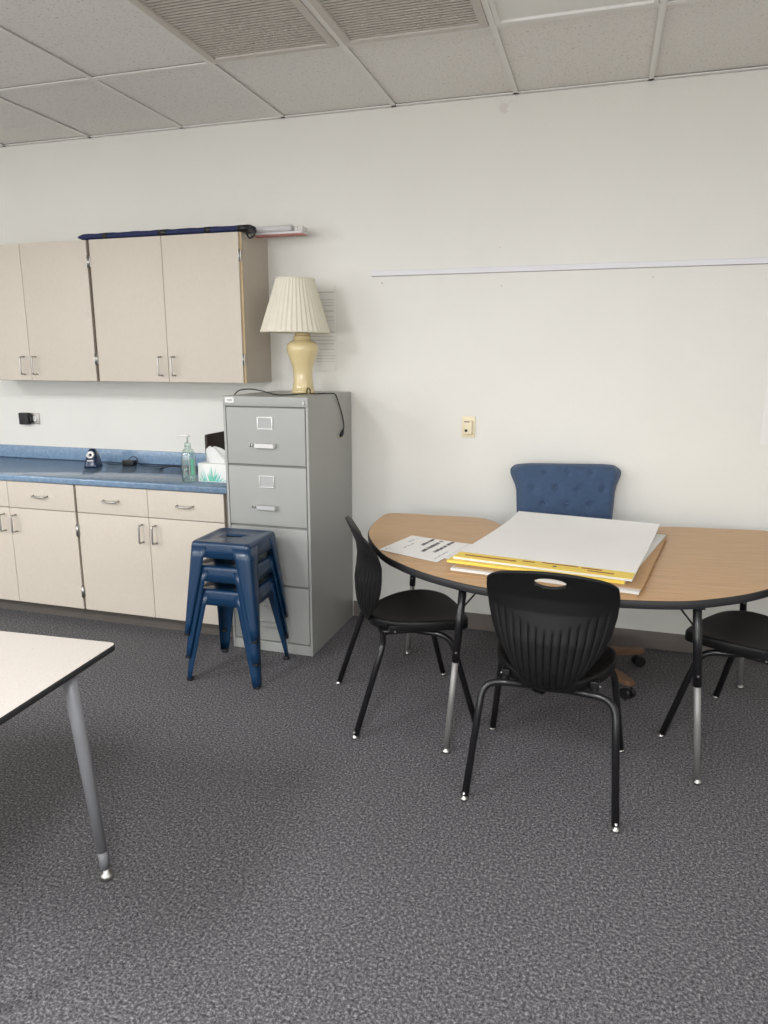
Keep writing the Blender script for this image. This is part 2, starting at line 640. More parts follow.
# ------------------------------------------------------------------ ceiling vents and the unlit fixture
def ceiling_vent(col, label):
    xa, xb = GRID_X0 + col * TILE, GRID_X0 + (col + 1) * TILE
    ya, yb = GRID_Y0 - 2 * TILE, GRID_Y0
    t = thing('ceiling_vent', label, 'vent', ((xa + xb) / 2, (ya + yb) / 2, CEIL), 0, 'slatted return grilles in the ceiling')
    hx, hy = TILE / 2 - 0.014, TILE - 0.014
    f = MB().use('grille')
    w = 0.032
    f.box(-hx, hx, hy - w, hy, -0.006, 0.02, 0.002)
    f.box(-hx, hx, -hy, -hy + w, -0.006, 0.02, 0.002)
    f.box(-hx, -hx + w, -hy + w, hy - w, -0.006, 0.02, 0.002)
    f.box(hx - w, hx, -hy + w, hy - w, -0.006, 0.02, 0.002)
    f.build('frame', t)
    s = MB().use('grille')
    y = -hy + w + 0.012
    while y < hy - w - 0.005:
        s.box(-hx + w - 0.002, hx - w + 0.002, y - 0.0050, y + 0.0050, 0.0, 0.004)
        y += 0.0205
    s.build('louvre', t)
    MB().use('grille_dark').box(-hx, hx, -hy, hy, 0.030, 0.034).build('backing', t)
    return t


ceiling_vent(VENTS[0], 'slatted return air grille in the ceiling above the wall cabinets, beside a plain tile')
ceiling_vent(VENTS[1], 'slatted return air grille in the ceiling next to the white light panel')


def ceiling_light(x, y, label, lit):
    t = thing('ceiling_light', label, 'ceiling light', (x, y, CEIL), 0)
    hx, hy = TILE / 2 - 0.014, TILE - 0.014
    f = MB().use('tbar')
    w = 0.018
    for (a, b, c, d) in ((-hx, hx, hy - w, hy), (-hx, hx, -hy, -hy + w), (-hx, -hx + w, -hy + w, hy - w), (hx - w, hx, -hy + w, hy - w)):
        f.box(a, b, c, d, -0.004, 0.03, 0.002)
    f.build('frame', t)
    MB().use('diffuser').box(-hx + w, hx - w, -hy + w, hy - w, 0.006, 0.012).build('diffuser', t)
    MB().use('tbar').box(-hx, hx, -hy, hy, 0.035, 0.09).build('housing', t)
    return t


ceiling_light(GRID_X0 + (FIXTURE + 0.5) * TILE, GRID_Y0 - TILE, 'flat white troffer light panel in the ceiling, switched off', False)

# ------------------------------------------------------------------ cabinets
def wire_pull(mb, p0, p1, out, r=0.004):
    """D-shaped wire pull between two points on a face, standing out by the vector out."""
    p0, p1, out = Vector(p0), Vector(p1), Vector(out)
    mb.use('nickel').tube(fillet([p0, p0 + out, p1 + out, p1], 0.012, 5), r, 10)


def hinge(mb, x, y, z, h=0.07):
    mb.use('chrome').tube([(x, y - 0.004, z - h / 2), (x, y - 0.004, z + h / 2)], 0.005, 10)
    mb.box(x - 0.009, x + 0.009, y - 0.003, y + 0.001, z - h / 2 + 0.004, z + h / 2 - 0.004)


U_Z0, U_Z1, U_Y = 1.370, 2.136, -0.305
UF = U_Y - 0.018


def wall_cabinet(x0, x1, label, first):
    t = thing('wall_cabinet', label, 'cabinet', ((x0 + x1) / 2, 0, U_Z0), 0, 'putty wall cabinets above the counter')
    h = U_Z1 - U_Z0
    hw = (x1 - x0) / 2
    b = MB().use('laminate_shaded').box(-hw, hw, U_Y, -0.001, 0, h, 0.001)
    b.use('gap').box(-hw + 0.0005, hw - 0.0005, U_Y - 0.0015, U_Y, 0.0005, h - 0.0005)
    if not first:      # only the open end of the row shows its edge banding
        b.use('tan_edge').box(hw - 0.016, hw + 0.0005, U_Y - 0.003, U_Y, 0, h)
    b.build('body', t)
    for s in (-1, 1):
        d = MB().use('laminate')
        xa, xb = (-hw + 0.0105, -0.0015) if s < 0 else (0.0015, hw - 0.0105)
        d.box(xa, xb, UF, U_Y - 0.002, 0.002, h - 0.001, 0.0012)
        door = d.build('door', t)
        hb = MB()
        px = s * 0.042
        wire_pull(hb, (px, UF, 0.038), (px, UF, 0.138), (0, -0.036, 0), 0.0045)
        hb.build('handle', door)
        for zz in (0.125, h - 0.115):
            g = MB()
            hinge(g, s * (hw - 0.004), UF - 0.001, zz, 0.062)
            g.build('hinge', door)
    return t


SX = [-3.690, -2.766, -1.836]
wall_cabinet(SX[0], SX[1], 'double door putty wall cabinet with a bare top, cut off by the photo edge', True)
wall_cabinet(SX[1], SX[2], 'double door putty wall cabinet with a navy bundle on its top', False)

B_Y, B_Z0, B_Z1 = -0.578, 0.095, 0.818
BF = B_Y - 0.018


def base_cabinet(x0, x1, label):
    t = thing('base_cabinet', label, 'cabinet', ((x0 + x1) / 2, 0, 0), 0, 'putty base cabinets under the counter')
    hw = (x1 - x0) / 2
    b = MB().use('laminate_shaded').box(-hw, hw, B_Y, -0.001, B_Z0, B_Z1, 0.001)
    b.use('gap').box(-hw + 0.0005, hw - 0.0005, B_Y - 0.0015, B_Y, B_Z0 + 0.001, B_Z1 - 0.001)
    b.build('body', t)
    MB().use('kick').box(-hw, hw, -0.515, -0.005, 0, B_Z0 - 0.0005).build('toe_kick', t)
    zs = 0.663
    for s in (-1, 1):
        xa, xb = (-hw + 0.008, -0.0015) if s < 0 else (0.0015, hw - 0.008)
        door = MB().use('laminate').box(xa, xb, BF, B_Y - 0.002, B_Z0 + 0.001, zs - 0.002, 0.0012).build('door', t)
        hb = MB()
        wire_pull(hb, (s * 0.041, BF, 0.525), (s * 0.041, BF, 0.622), (0, -0.038, 0), 0.0055)
        hb.build('handle', door)
        for zz in (0.20, 0.56):
            g = MB()
            hinge(g, s * (hw - 0.003), BF - 0.001, zz, 0.068)
            g.build('hinge', door)
        dr = MB().use('laminate').box(xa, xb, BF, B_Y - 0.002, zs + 0.002, B_Z1 - 0.002, 0.0012).build('drawer', t)
        hb = MB()
        xc = (xa + xb) / 2
        hb.use('nickel')
        hb.tube(fillet([(xc - 0.048, BF, 0.742), (xc - 0.042, BF - 0.027, 0.738), (xc + 0.042, BF - 0.027, 0.738), (xc + 0.048, BF, 0.742)], 0.014, 5), 0.005, 10)
        hb.build('handle', dr)
    return t


base_cabinet(SX[0], SX[1], 'two door putty base cabinet under the blue counter, cut off by the photo edge')
base_cabinet(SX[1], SX[2], 'two door putty base cabinet next to the blue stools and filing cabinet')

ct = thing('countertop', 'blue laminate countertop with a low backsplash along the wall', 'countertop', (0, 0, 0.82))
prof = fillet([(-0.001, 0.0), (-0.612, 0.0), (-0.618, 0.037), (-0.001, 0.037)], 0.011, 5)
prof = [Vector((p[0], p[1], 0)) for p in prof]
c_mb = MB().use('counter')
c_mb.rings([[(x, p.x, p.y) for p in prof] for x in (SX[0] - 0.92, SX[2] + 0.022)], smooth=True)
c_mb.build('worktop', ct)
MB().use('counter').box(SX[0] - 0.92, SX[2] + 0.022, -0.022, -0.001, 0.0375, 0.118, 0.004).build('backsplash', ct)

# ------------------------------------------------------------------ filing cabinet
FX0, FX1, FY0, FY1, FH = -1.8036, -1.3486, -0.6305, -0.010, 1.32
fc = thing('filing_cabinet', 'tall grey four drawer filing cabinet with a lamp on top', 'filing cabinet', ((FX0 + FX1) / 2, 0, 0))
hw = (FX1 - FX0) / 2
body = MB().use('cab_grey').box(-hw, hw, FY0 + 0.012, FY1, 0, FH, 0.003)
body.box(-hw, hw, FY0, FY0 + 0.0125, 1.272, FH, 0.003)
body.box(-hw, -hw + 0.013, FY0 + 0.001, FY0 + 0.013, 0, 1.273, 0.002)
body.box(hw - 0.013, hw, FY0 + 0.001, FY0 + 0.013, 0, 1.273, 0.002)
body.box(-hw + 0.01, hw - 0.01, FY0 + 0.002, FY0 + 0.013, 0, 0.052, 0.002)
body.use('cab_slot').box(-hw + 0.012, hw - 0.012, FY0 + 0.011, FY0 + 0.0122, 0.05, 1.274)
body.build('body', fc)
for (z0, z1) in ((0.986, 1.266), (0.677, 0.976), (0.370, 0.666), (0.060, 0.359)):
    d = MB().use('cab_grey').box(-hw + 0.017, hw - 0.016, FY0 - 0.001, FY0 + 0.0105, z0, z1, 0.004).build('drawer', fc)
    lz = z1 - 0.075
    lab = MB().use('label_metal')
    for (a, b, c, e) in ((-0.042, 0.042, 0.025, 0.031), (-0.042, 0.042, -0.031, -0.025), (-0.042, -0.035, -0.025, 0.025), (0.035, 0.042, -0.025, 0.025)):
        lab.box(a, b, FY0 - 0.0055, FY0 - 0.0005, lz + c, lz + e, 0.001)
    lab.use('label_card').box(-0.036, 0.036, FY0 - 0.0025, FY0 - 0.0005, lz - 0.026, lz + 0.026)
    lab.build('label_holder', d)
    hz = z0 + 0.096
    hb = MB().use('label_metal')
    hp = [(-0.058, 0.0), (-0.056, -0.020), (-0.050, -0.026), (0.050, -0.026), (0.056, -0.020), (0.058, 0.0), (0.050, 0.0), (0.047, -0.016), (-0.047, -0.016), (-0.050, 0.0)]
    hb.rings([[(x, FY0 + y, hz + dz) for x, y in hp] for dz in (-0.010, 0.010)], smooth=False)
    hb.build('handle', d)
    MB().use('nickel').box(-0.085, -0.066, FY0 - 0.012, FY0 - 0.0005, hz - 0.007, hz + 0.007, 0.002).use('rubber').box(-0.079, -0.074, FY0 - 0.013, FY0 - 0.011, hz - 0.006, hz + 0.006).build('thumb_latch', d)
MB().use('chrome').tube([(hw - 0.022, FY0 + 0.002, 1.293), (hw - 0.022, FY0 - 0.006, 1.293)], 0.007, 14).build('lock', fc)
st = MB().use('white_plastic').box(-hw + 0.014, -hw + 0.062, FY0 - 0.0012, FY0 + 0.0002, 1.288, 1.314)
st.use('grey_print')
for (a, b) in ((0.027, 0.034), (0.0355, 0.042), (0.0435, 0.052)):
    st.box(-hw + a, -hw + b, FY0 - 0.0016, FY0 - 0.001, 1.296, 1.305)
st.build('name_plate', fc)['label'] = 'small white maker plate with a grey mark'

# ------------------------------------------------------------------ stools
def make_stool(label):
    t = thing('metal_stool', label, 'stool', (0, 0, 0), 0, 'stacked blue metal stools')
    H = 0.452
    top_h, foot_h = 0.148, 0.190

    def half(z):
        return top_h + (foot_h - top_h) * (H - z) / H
    # seat: pressed sheet with a hand slot, slightly dished
    n = 40
    s = MB().use('stool_blue')

    def rr(h, r, z):
        return [Vector((p[0], p[1], z)) for p in rounded_rect(-h, h, -h, h, r, 6)]
    # outside skirt (apron) up to the rounded rim, then the top ring inwards
    out = [rr(half(0.380), 0.022, 0.380), rr(half(0.417), 0.022, 0.417), rr(half(0.437), 0.022, 0.437)]
    for k in range(1, 5):
        a = math.pi / 2 * k / 4
        out.append(rr(half(0.437) - 0.013 * (1 - math.cos(a)), 0.024, 0.437 + 0.015 * math.sin(a)))
    out.append(rr(0.122, 0.022, 0.451))
    out.append(rr(0.116, 0.020, 0.4485))
    vr = [[s.bm.verts.new(p) for p in r] for r in out]
    fs = []
    m = len(vr[0])
    for a, b in zip(vr[:-1], vr[1:]):
        for i in range(m):
            j = (i + 1) % m
            fs.append(s.bm.faces.new((a[i], a[j], b[j], b[i])))
    # bridge to the slot outline
    slot = [Vector((p[0], p[1], 0.4485)) for p in rounded_rect(-0.043, 0.043, -0.0135, 0.0135, 0.0125, 6)]
    mid = [lerp(p, q, 0.6) for p, q in zip(out[-1], slot)]
    for p in mid:
        p.z = 0.4485
    prev = vr[-1]
    for ring in (mid, slot, [p + Vector((0, 0, -0.004)) for p in slot]):
        cur = [s.bm.verts.new(p) for p in ring]
        for i in range(m):
            j = (i + 1) % m
            fs.append(s.bm.faces.new((prev[i], prev[j], cur[j], cur[i])))
        prev = cur
    s._faces(fs, True)
    seat = s.build('seat', t)
    sol = seat.modifiers.new('sheet', 'SOLIDIFY')
    sol.thickness = 0.0016
    sol.offset = -1
    # four sheet legs folded around the corner
    for sx in (-1, 1):
        for sy in (-1, 1):
            g = MB().use('stool_blue')
            rings = []
            for i in range(9):
                z = lerp(0.432, 0.012, i / 8)
                h = half(z) + 0.0006
                w = lerp(0.082, 0.030, i / 8) if i else 0.088
                rad = min(0.024, w * 0.7)
                pts = [(h - w, h), (h - w * 0.6 - rad * 0.4, h)]
                for k in range(5):
                    a = math.radians(90 - 90 * k / 4)
                    pts.append((h - rad + rad * math.cos(a), h - rad + rad * math.sin(a)))
                pts += [(h, h - w * 0.6 - rad * 0.4), (h, h - w)]
                rings.append([Vector((sx * x, sy * y, z)) for x, y in pts])
            g.rings(rings, False, False, False)
            leg = g.build('leg', t)
            so = leg.modifiers.new('sheet', 'SOLIDIFY')
            so.thickness = 0.0018
            so.offset = 0
            f = MB()
            h = half(0.012)
            f.use('rubber').box(sx * h - 0.029 if sx > 0 else sx * h + 0.003, sx * h - 0.003 if sx > 0 else sx * h + 0.029,
                                sy * h - 0.029 if sy > 0 else sy * h + 0.003, sy * h - 0.003 if sy > 0 else sy * h + 0.029, 0.0, 0.016, 0.004)
            f.build('rubber_foot', leg)
    # cross brace below the seat
    br = MB().use('stool_blue')
    for a in (45, -45):
        mt = Matrix.Rotation(math.radians(a), 4, 'Z')
        br.box(-0.195, 0.195, -0.010, 0.010, 0.386, 0.390, mtx=mt)
    br.build('brace', t)
    return t


SP = (-1.635, -0.876)
SR = math.radians(1.5)
stool = make_stool('blue metal stool at the bottom of the stack, its feet on the carpet')
stool.location = (SP[0], SP[1], 0)
stool.rotation_euler.z = SR
copy_thing(stool, 'blue metal stool in the middle of the stack', (SP[0], SP[1], 0.114), SR)
copy_thing(stool, 'blue metal stool on top of the stack, its slotted seat showing', (SP[0], SP[1], 0.228), SR)

# ------------------------------------------------------------------ kidney table
TZ = 0.70
tb = thing('kidney_table', 'kidney shaped oak laminate activity table with black edge and legs', 'table', (-0.025, -1.46, 0), math.radians(4.5))
half_o = [(0, 0.085), (0.19, 0.090), (0.35, 0.120), (0.49, 0.190), (0.60, 0.268), (0.70, 0.365), (0.79, 0.48), (0.885, 0.675), (0.938, 0.84), (0.955, 1.00), (0.955, 1.14),
          (0.944, 1.238), (0.918, 1.276), (0.868, 1.287), (0.68, 1.281), (0.50, 1.275), (0.41, 1.245), (0.35, 1.16), (0.30, 1.05), (0.21, 0.94), (0.10, 0.885)]
pts = half_o + [(0, 0.87)] + [(-x, y) for x, y in reversed(half_o[1:])]
outline = [(p.x, p.y) for p in catmull([(x, y, 0) for x, y in pts], 5, True)]


def inset(o, d):
    n = len(o)
    res = []
    for i in range(n):
        ax, ay = o[i - 1]
        bx, by = o[(i + 1) % n]
        tx, ty = bx - ax, by - ay
        l = math.hypot(tx, ty)
        res.append((o[i][0] - ty / l * d, o[i][1] + tx / l * d))
    return res


MB().use('oak').prism(inset(outline, 0.004), TZ - 0.028, TZ).build('tabletop', tb)
e = MB().use('black_edge')
ins = inset(outline, 0.0045)
n = len(outline)
rings = []
for (d, z) in ((0.0035, TZ - 0.0006), (0.001, TZ - 0.002), (-0.001, TZ - 0.006), (-0.001, TZ - 0.026), (0.001, TZ - 0.030), (0.006, TZ - 0.0315), (0.012, TZ - 0.0315), (0.012, TZ - 0.0283), (0.0043, TZ - 0.0283), (0.0043, TZ - 0.0006)):
    rings.append([Vector((p[0], p[1], z)) for p in inset(outline, d)])
e.rings(rings + [rings[0]], True, False, False)
e.build('edge_band', tb)


def table_leg(top, foot):
    top, foot = Vector(top), Vector(foot)
    zt = TZ - 0.032

    def at(z):
        return lerp(foot, top, z / zt)
    leg = MB().use('black_tube').tube([at(zt), at(0.378)], 0.0150, 16)
    leg.box(at(zt).x - 0.022, at(zt).x + 0.022, at(zt).y - 0.022, at(zt).y + 0.022, zt - 0.001, zt + 0.0035, 0.001)
    lo = leg.build('leg', tb)
    MB().use('grey_tube').tube([at(0.40), at(0.02)], 0.0122, 16).build('inner_tube', lo)
    MB().use('chrome').lathe([(0.006, 0.026), (0.007, 0.014), (0.015, 0.010), (0.017, 0.0)], (at(0.0).x, at(0.0).y, 0), 18).build('glide', lo)
    MB().use('chrome').tube([at(0.42) + Vector((0, -0.014, 0)), at(0.42) + Vector((0, -0.018, 0))], 0.004, 10).build('adjust_screw', lo)
    inward = (Vector((0, 0.55, 0)) - top)
    inward.z = 0
    inward.normalize()
    MB().use('black_tube').tube([at(0.595) + inward * 0.012, at(zt) + inward * 0.09 + Vector((0, 0, -0.002))], 0.0035, 8).build('brace', lo)
    return lo


_inv = Matrix.Translation((-0.025, -1.46, 0)) @ Matrix.Rotation(math.radians(4.5), 4, 'Z')
_inv = _inv.inverted()
for tp, ft in (((-0.456, -1.307, 0), (-0.503, -1.323, 0)), ((0.353, -1.272, 0), (0.411, -1.261, 0)),
               ((-0.850, -0.470, 0), (-0.893, -0.449, 0)), ((0.650, -0.385, 0), (0.694, -0.371, 0))):
    a, b = _inv @ Vector(tp), _inv @ Vector(ft)
    table_leg((a.x, a.y, TZ - 0.032), (b.x, b.y, 0))

# ------------------------------------------------------------------ school chairs
def backrest_surface(s, t):
    """s in -1..1 across, t in 0..1 up: point on the middle of the shell."""
    wt = interp([(0, 0.140), (0.08, 0.156), (0.2, 0.175), (0.4, 0.195), (0.6, 0.207), (0.8, 0.213), (0.9, 0.212), (1.0, 0.208)], t)
    zb = 0.424 + 0.100 * abs(s) ** 2.2
    zt = 0.853 - 0.028 * s * s - 0.018 * abs(s) ** 10
    z = lerp(zb, zt, t)
    x = s * wt
    yc = interp([(0.42, -0.180), (0.44, -0.200), (0.47, -0.216), (0.50, -0.226), (0.55, -0.232), (0.60, -0.234), (0.65, -0.226), (0.70, -0.220), (0.75, -0.225), (0.80, -0.244), (0.86, -0.272)], z)
    wrap = interp([(0.44, 0.055), (0.60, 0.070), (0.72, 0.050), (0.80, 0.030), (0.86, 0.018)], z)
    y = yc + wrap * abs(s) ** 2.1
    return Vector((x - 0.0, y + 0.026, z - 0.008))


def make_chair(label):
    t = thing('school_chair', label, 'chair', (0, 0, 0), 0, 'black plastic school chairs')
    # backrest with flutes and a hand hole
    NS, NT = 156, 56
    bm = bmesh.new()
    grid = []
    for j in range(NT + 1):
        tt = j / NT
        row = []
        for i in range(NS + 1):
            s = -1 + 2 * i / NS
            p = backrest_surface(s, tt)
            dx = backrest_surface(min(s + 0.01, 1), tt) - backrest_surface(max(s - 0.01, -1), tt)
            dz = backrest_surface(s, min(tt + 0.01, 1)) - backrest_surface(s, max(tt - 0.01, 0))
            nn = dx.cross(dz).normalized()
            ttop = 0.52 + 0.22 * abs(s) ** 1.8
            msk = max(0.0, min(1.0, (ttop - tt) / 0.05)) * max(0.0, min(1.0, (0.90 - abs(s)) / 0.05)) * max(0.0, min(1.0, tt / 0.04))
            rib = abs(math.sin(s * math.pi * 7.5 + math.pi / 2))
            p = p + nn * (-0.0065 * (1 - rib) ** 1.6 * msk)
            row.append(bm.verts.new(p))
        grid.append(row)
    for j in range(NT):
        for i in range(NS):
            f = bm.faces.new((grid[j][i], grid[j][i + 1], grid[j + 1][i + 1], grid[j + 1][i]))
            f.smooth = True
    # hand hole: drop faces inside the ellipse, then pull the rim onto it
    hx, hz, zc = 0.051, 0.0175, 0.808

    def inside(co):
        return (co.x / hx) ** 2 + ((co.z - zc) / hz) ** 2
    dele = [f for f in bm.faces if all(inside(v.co) < 1.25 for v in f.verts)]
    bmesh.ops.delete(bm, geom=dele, context='FACES')
    for v in [v for v in bm.verts if v.is_boundary and inside(v.co) < 3.0]:
        q = math.sqrt(inside(v.co))
        if q > 1e-6:
            v.co.x /= q
            v.co.z = zc + (v.co.z - zc) / q
    bmesh.ops.delete(bm, geom=[v for v in bm.verts if not v.link_faces], context='VERTS')
    me = bpy.data.meshes.new('backrest')
    bm.to_mesh(me)
    bm.free()
    me.materials.append(M['black_shell'])
    back = bpy.data.objects.new('backrest', me)
    COL.objects.link(back)
    back.parent = t
    so = back.modifiers.new('shell', 'SOLIDIFY')
    so.thickness = 0.008
    so.offset = 0
    so.use_rim = True
    # seat: radial grid over a rounded outline, waterfall front and rolled-down rim
    so_pts = [(0, -0.158), (0.05, -0.152), (0.095, -0.128), (0.143, -0.080), (0.186, -0.01), (0.212, 0.08), (0.205, 0.170), (0.168, 0.232), (0.09, 0.254)]
    full = so_pts + [(0, 0.259)] + [(-x, y) for x, y in reversed(so_pts[1:])]
    ol = [(p.x, p.y) for p in catmull([(x, y, 0) for x, y in full], 4, True)]

    def seat_z(x, y, q):
        z = 0.449 - 0.012 * math.exp(-((y + 0.05) / 0.12) ** 2) * max(0, 1 - (x / 0.2) ** 2)
        z += 0.010 * (abs(x) / 0.21) ** 3
        if y > 0.13:
            z -= 0.24 * (y - 0.13) ** 1.35
        return z
    sm = MB().use('black_shell')
    rings = []
    for (q, dz) in ((0.02, 0), (0.25, 0), (0.5, 0), (0.7, 0), (0.85, 0), (0.94, 0), (0.98, -0.001), (1.0, -0.005), (1.004, -0.012), (1.0, -0.040), (0.985, -0.042), (0.975, -0.014), (0.9, -0.0095), (0.6, -0.0095), (0.3, -0.0095), (0.02, -0.0095)):
        ring = []
        for (x, y) in ol:
            xx, yy = x * q, 0.02 + (y - 0.02) * q
            ring.append(Vector((xx, yy, seat_z(xx, yy, q) + dz)))
        rings.append(ring)
    sm.rings(rings, True, True, True)
    sm.build('seat', t)
    # tubes
    R_ = 0.0128
    under = 0.408
    for sx in (-1, 1):
        r_pts = fillet([(sx * 0.2505, -0.252, 0.014), (sx * 0.222, -0.130, 0.398), (sx * 0.06, -0.118, 0.400)], 0.065, 8)
        lg = MB().use('black_tube').tube(r_pts, R_, 14).build('leg', t)
        MB().use('chrome').lathe([(0.006, 0.030), (0.0065, 0.012), (0.013, 0.009), (0.0145, 0.0)], (sx * 0.252, -0.2565, 0), 16).build('glide', lg)
        f_pts = fillet([(sx * 0.2515, 0.253, 0.014), (sx * 0.205, 0.150, 0.390), (sx * 0.150, 0.02, 0.402)], 0.06, 8)
        lg = MB().use('black_tube').tube(f_pts, R_, 14).build('leg', t)
        MB().use('chrome').lathe([(0.006, 0.030), (0.0065, 0.012), (0.013, 0.009), (0.0145, 0.0)], (sx * 0.2530, 0.257, 0), 16).build('glide', lg)
    fr = MB().use('black_tube')
    fr.tube([(-0.065, -0.118, 0.400), (0.065, -0.118, 0.400)], R_, 14)
    for sx in (-1, 1):
        fr.tube([(sx * 0.150, 0.125, 0.404), (sx * 0.150, -0.125, 0.404)], 0.011, 12)
        fr.box(sx * 0.150 - 0.014, sx * 0.150 + 0.014, -0.10, -0.05, 0.400, 0.434, 0.002)
        fr.box(sx * 0.150 - 0.014, sx * 0.150 + 0.014, 0.04, 0.10, 0.400, 0.434, 0.002)
        fr.use('chrome').tube([(sx * 0.165, -0.075, 0.410), (sx * 0.172, -0.075, 0.410)], 0.004, 8)
        fr.tube([(sx * 0.165, 0.07, 0.410), (sx * 0.172, 0.07, 0.410)], 0.004, 8)
        fr.use('black_tube')
    fr.build('seat_frame', t)
    return t


ch = make_chair('black plastic school chair standing before the yellow pads, its fluted back facing outwards')
ch.location = (-0.1150, -1.362, 0)
ch.rotation_euler.z = math.radians(-2.7)
copy_thing(ch, 'black plastic school chair at the rounded table end beside the filing cabinet', (-0.769, -0.986, 0), math.radians(28 - 90))
copy_thing(ch, 'black plastic school chair at the table end cut off by the photo edge', (0.658, -0.867, 0), math.radians(149 - 90))

# ------------------------------------------------------------------ white table
WT_Z = 0.68
wt = thing('activity_table', 'white speckled rectangular table with black edge and grey leg', 'table', (-1.330, -2.145, 0), math.radians(3.5))
W_, D_ = 1.52, 0.76
ol = rounded_rect(-W_, 0, -D_, 0, 0.022, 6)
MB().use('white_top').prism(inset(ol, 0.003), WT_Z - 0.016, WT_Z).build('tabletop', wt)
e = MB().use('black_edge')
rings = []
for (d, z) in ((0.0025, WT_Z - 0.0004), (0.0, WT_Z - 0.002), (0.0, WT_Z - 0.015), (0.002, WT_Z - 0.018), (0.010, WT_Z - 0.019), (0.010, WT_Z - 0.0163), (0.0033, WT_Z - 0.0163), (0.0033, WT_Z - 0.0004)):
    rings.append([Vector((p[0], p[1], z)) for p in inset(ol, d)])
e.rings(rings + [rings[0]], True, False, False).build('edge_band', wt)
for (fx, fy, sx, sy) in ((0.004, -0.150, 1, 1), (0.004, -0.62, 1, -1), (-1.54, -0.149, -1, 1), (-1.54, -0.62, -1, -1)):
    tx = fx - sx * 0.030
    ty = fy - sy * 0.040

    def at(z):
        return Vector((lerp(fx, tx, z / 0.65), lerp(fy, ty, z / 0.65), z))
    lg = MB().use('table_leg_grey').tube([at(0.663), at(0.40), at(0.095)], [0.0190, 0.018, 0.0150], 18)
    lo = lg.build('leg', wt)
    MB().use('table_leg_grey').tube([at(0.096), at(0.035)], [0.0135, 0.0130], 18).build('inner_tube', lo)
    MB().use('chrome').lathe([(0.010, 0.040), (0.010, 0.020), (0.018, 0.016), (0.020, 0.0)], (fx, fy, 0), 20).build('glide', lo)

# ------------------------------------------------------------------ blue office chair
oc = thing('office_chair', 'blue button tufted office chair with a scrolled back, between wall and table', 'chair', (-0.050, -0.402, 0), 0)
base = MB().use('brown_wood')
for k in range(5):
    a = math.radians(-45 + 72 * k)
    d = Vector((math.cos(a), math.sin(a), 0))
    nrm = Vector((-d.y, d.x, 0))
    arm = MB().use('brown_wood')
    rings = []
    for (r, w, z0, z1) in ((0.02, 0.030, 0.085, 0.135), (0.10, 0.028, 0.082, 0.125), (0.22, 0.025, 0.074, 0.105), (0.335, 0.022, 0.068, 0.092), (0.357, 0.014, 0.068, 0.088)):
        rings.append([d * r + nrm * sx * w + Vector((0, 0, z)) for sx, z in ((-1, z0), (1, z0), (1, z1 - 0.004), (0.8, z1), (-0.8, z1), (-1, z1 - 0.004))])
    arm.rings(rings, smooth=False)
    ao = arm.build('base_arm', oc)
    cs = MB().use('black_plastic')
    c = d * 0.334
    for s in (-1, 1):
        p = c + nrm * 0.016 * s + Vector((0, 0, 0.026))
        cs.tube([p - nrm * 0.009, p + nrm * 0.009], 0.026, 18)
    cs.box(c.x - 0.012, c.x + 0.012, c.y - 0.012, c.y + 0.012, 0.024, 0.060, 0.003)
    cs.use('chrome').tube([c + Vector((0, 0, 0.055)), c + Vector((0, 0, 0.072))], 0.006, 10)
    cs.build('caster', ao)
MB().use('black_plastic').lathe([(0.034, 0.075), (0.034, 0.140), (0.026, 0.150), (0.026, 0.30), (0.016, 0.301), (0.016, 0.396)], (0, 0, 0), 20).build('gas_column', oc)
oa = math.radians(12)
RM = Matrix.Translation((-0.053, 0.030, 0.0)) @ Matrix.Rotation(oa, 4, 'Z')
pl = MB().use('black_plastic').box(-0.10, 0.10, -0.10, 0.10, 0.395, 0.456, 0.004, mtx=RM)
pl.build('mechanism', oc)
stm = MB().use('blue_fabric')
so_ = rounded_rect(-0.225, 0.225, -0.20, 0.20, 0.06, 6)
rings = []
for (d, z) in ((0.012, 0.455), (0.0, 0.465), (-0.004, 0.49), (0.0, 0.525), (0.010, 0.537), (0.03, 0.544), (0.09, 0.550)):
    rings.append([RM @ Vector((p[0], p[1], z)) for p in inset(so_, d)])
stm.rings(rings)
seat = stm.build('seat', oc)


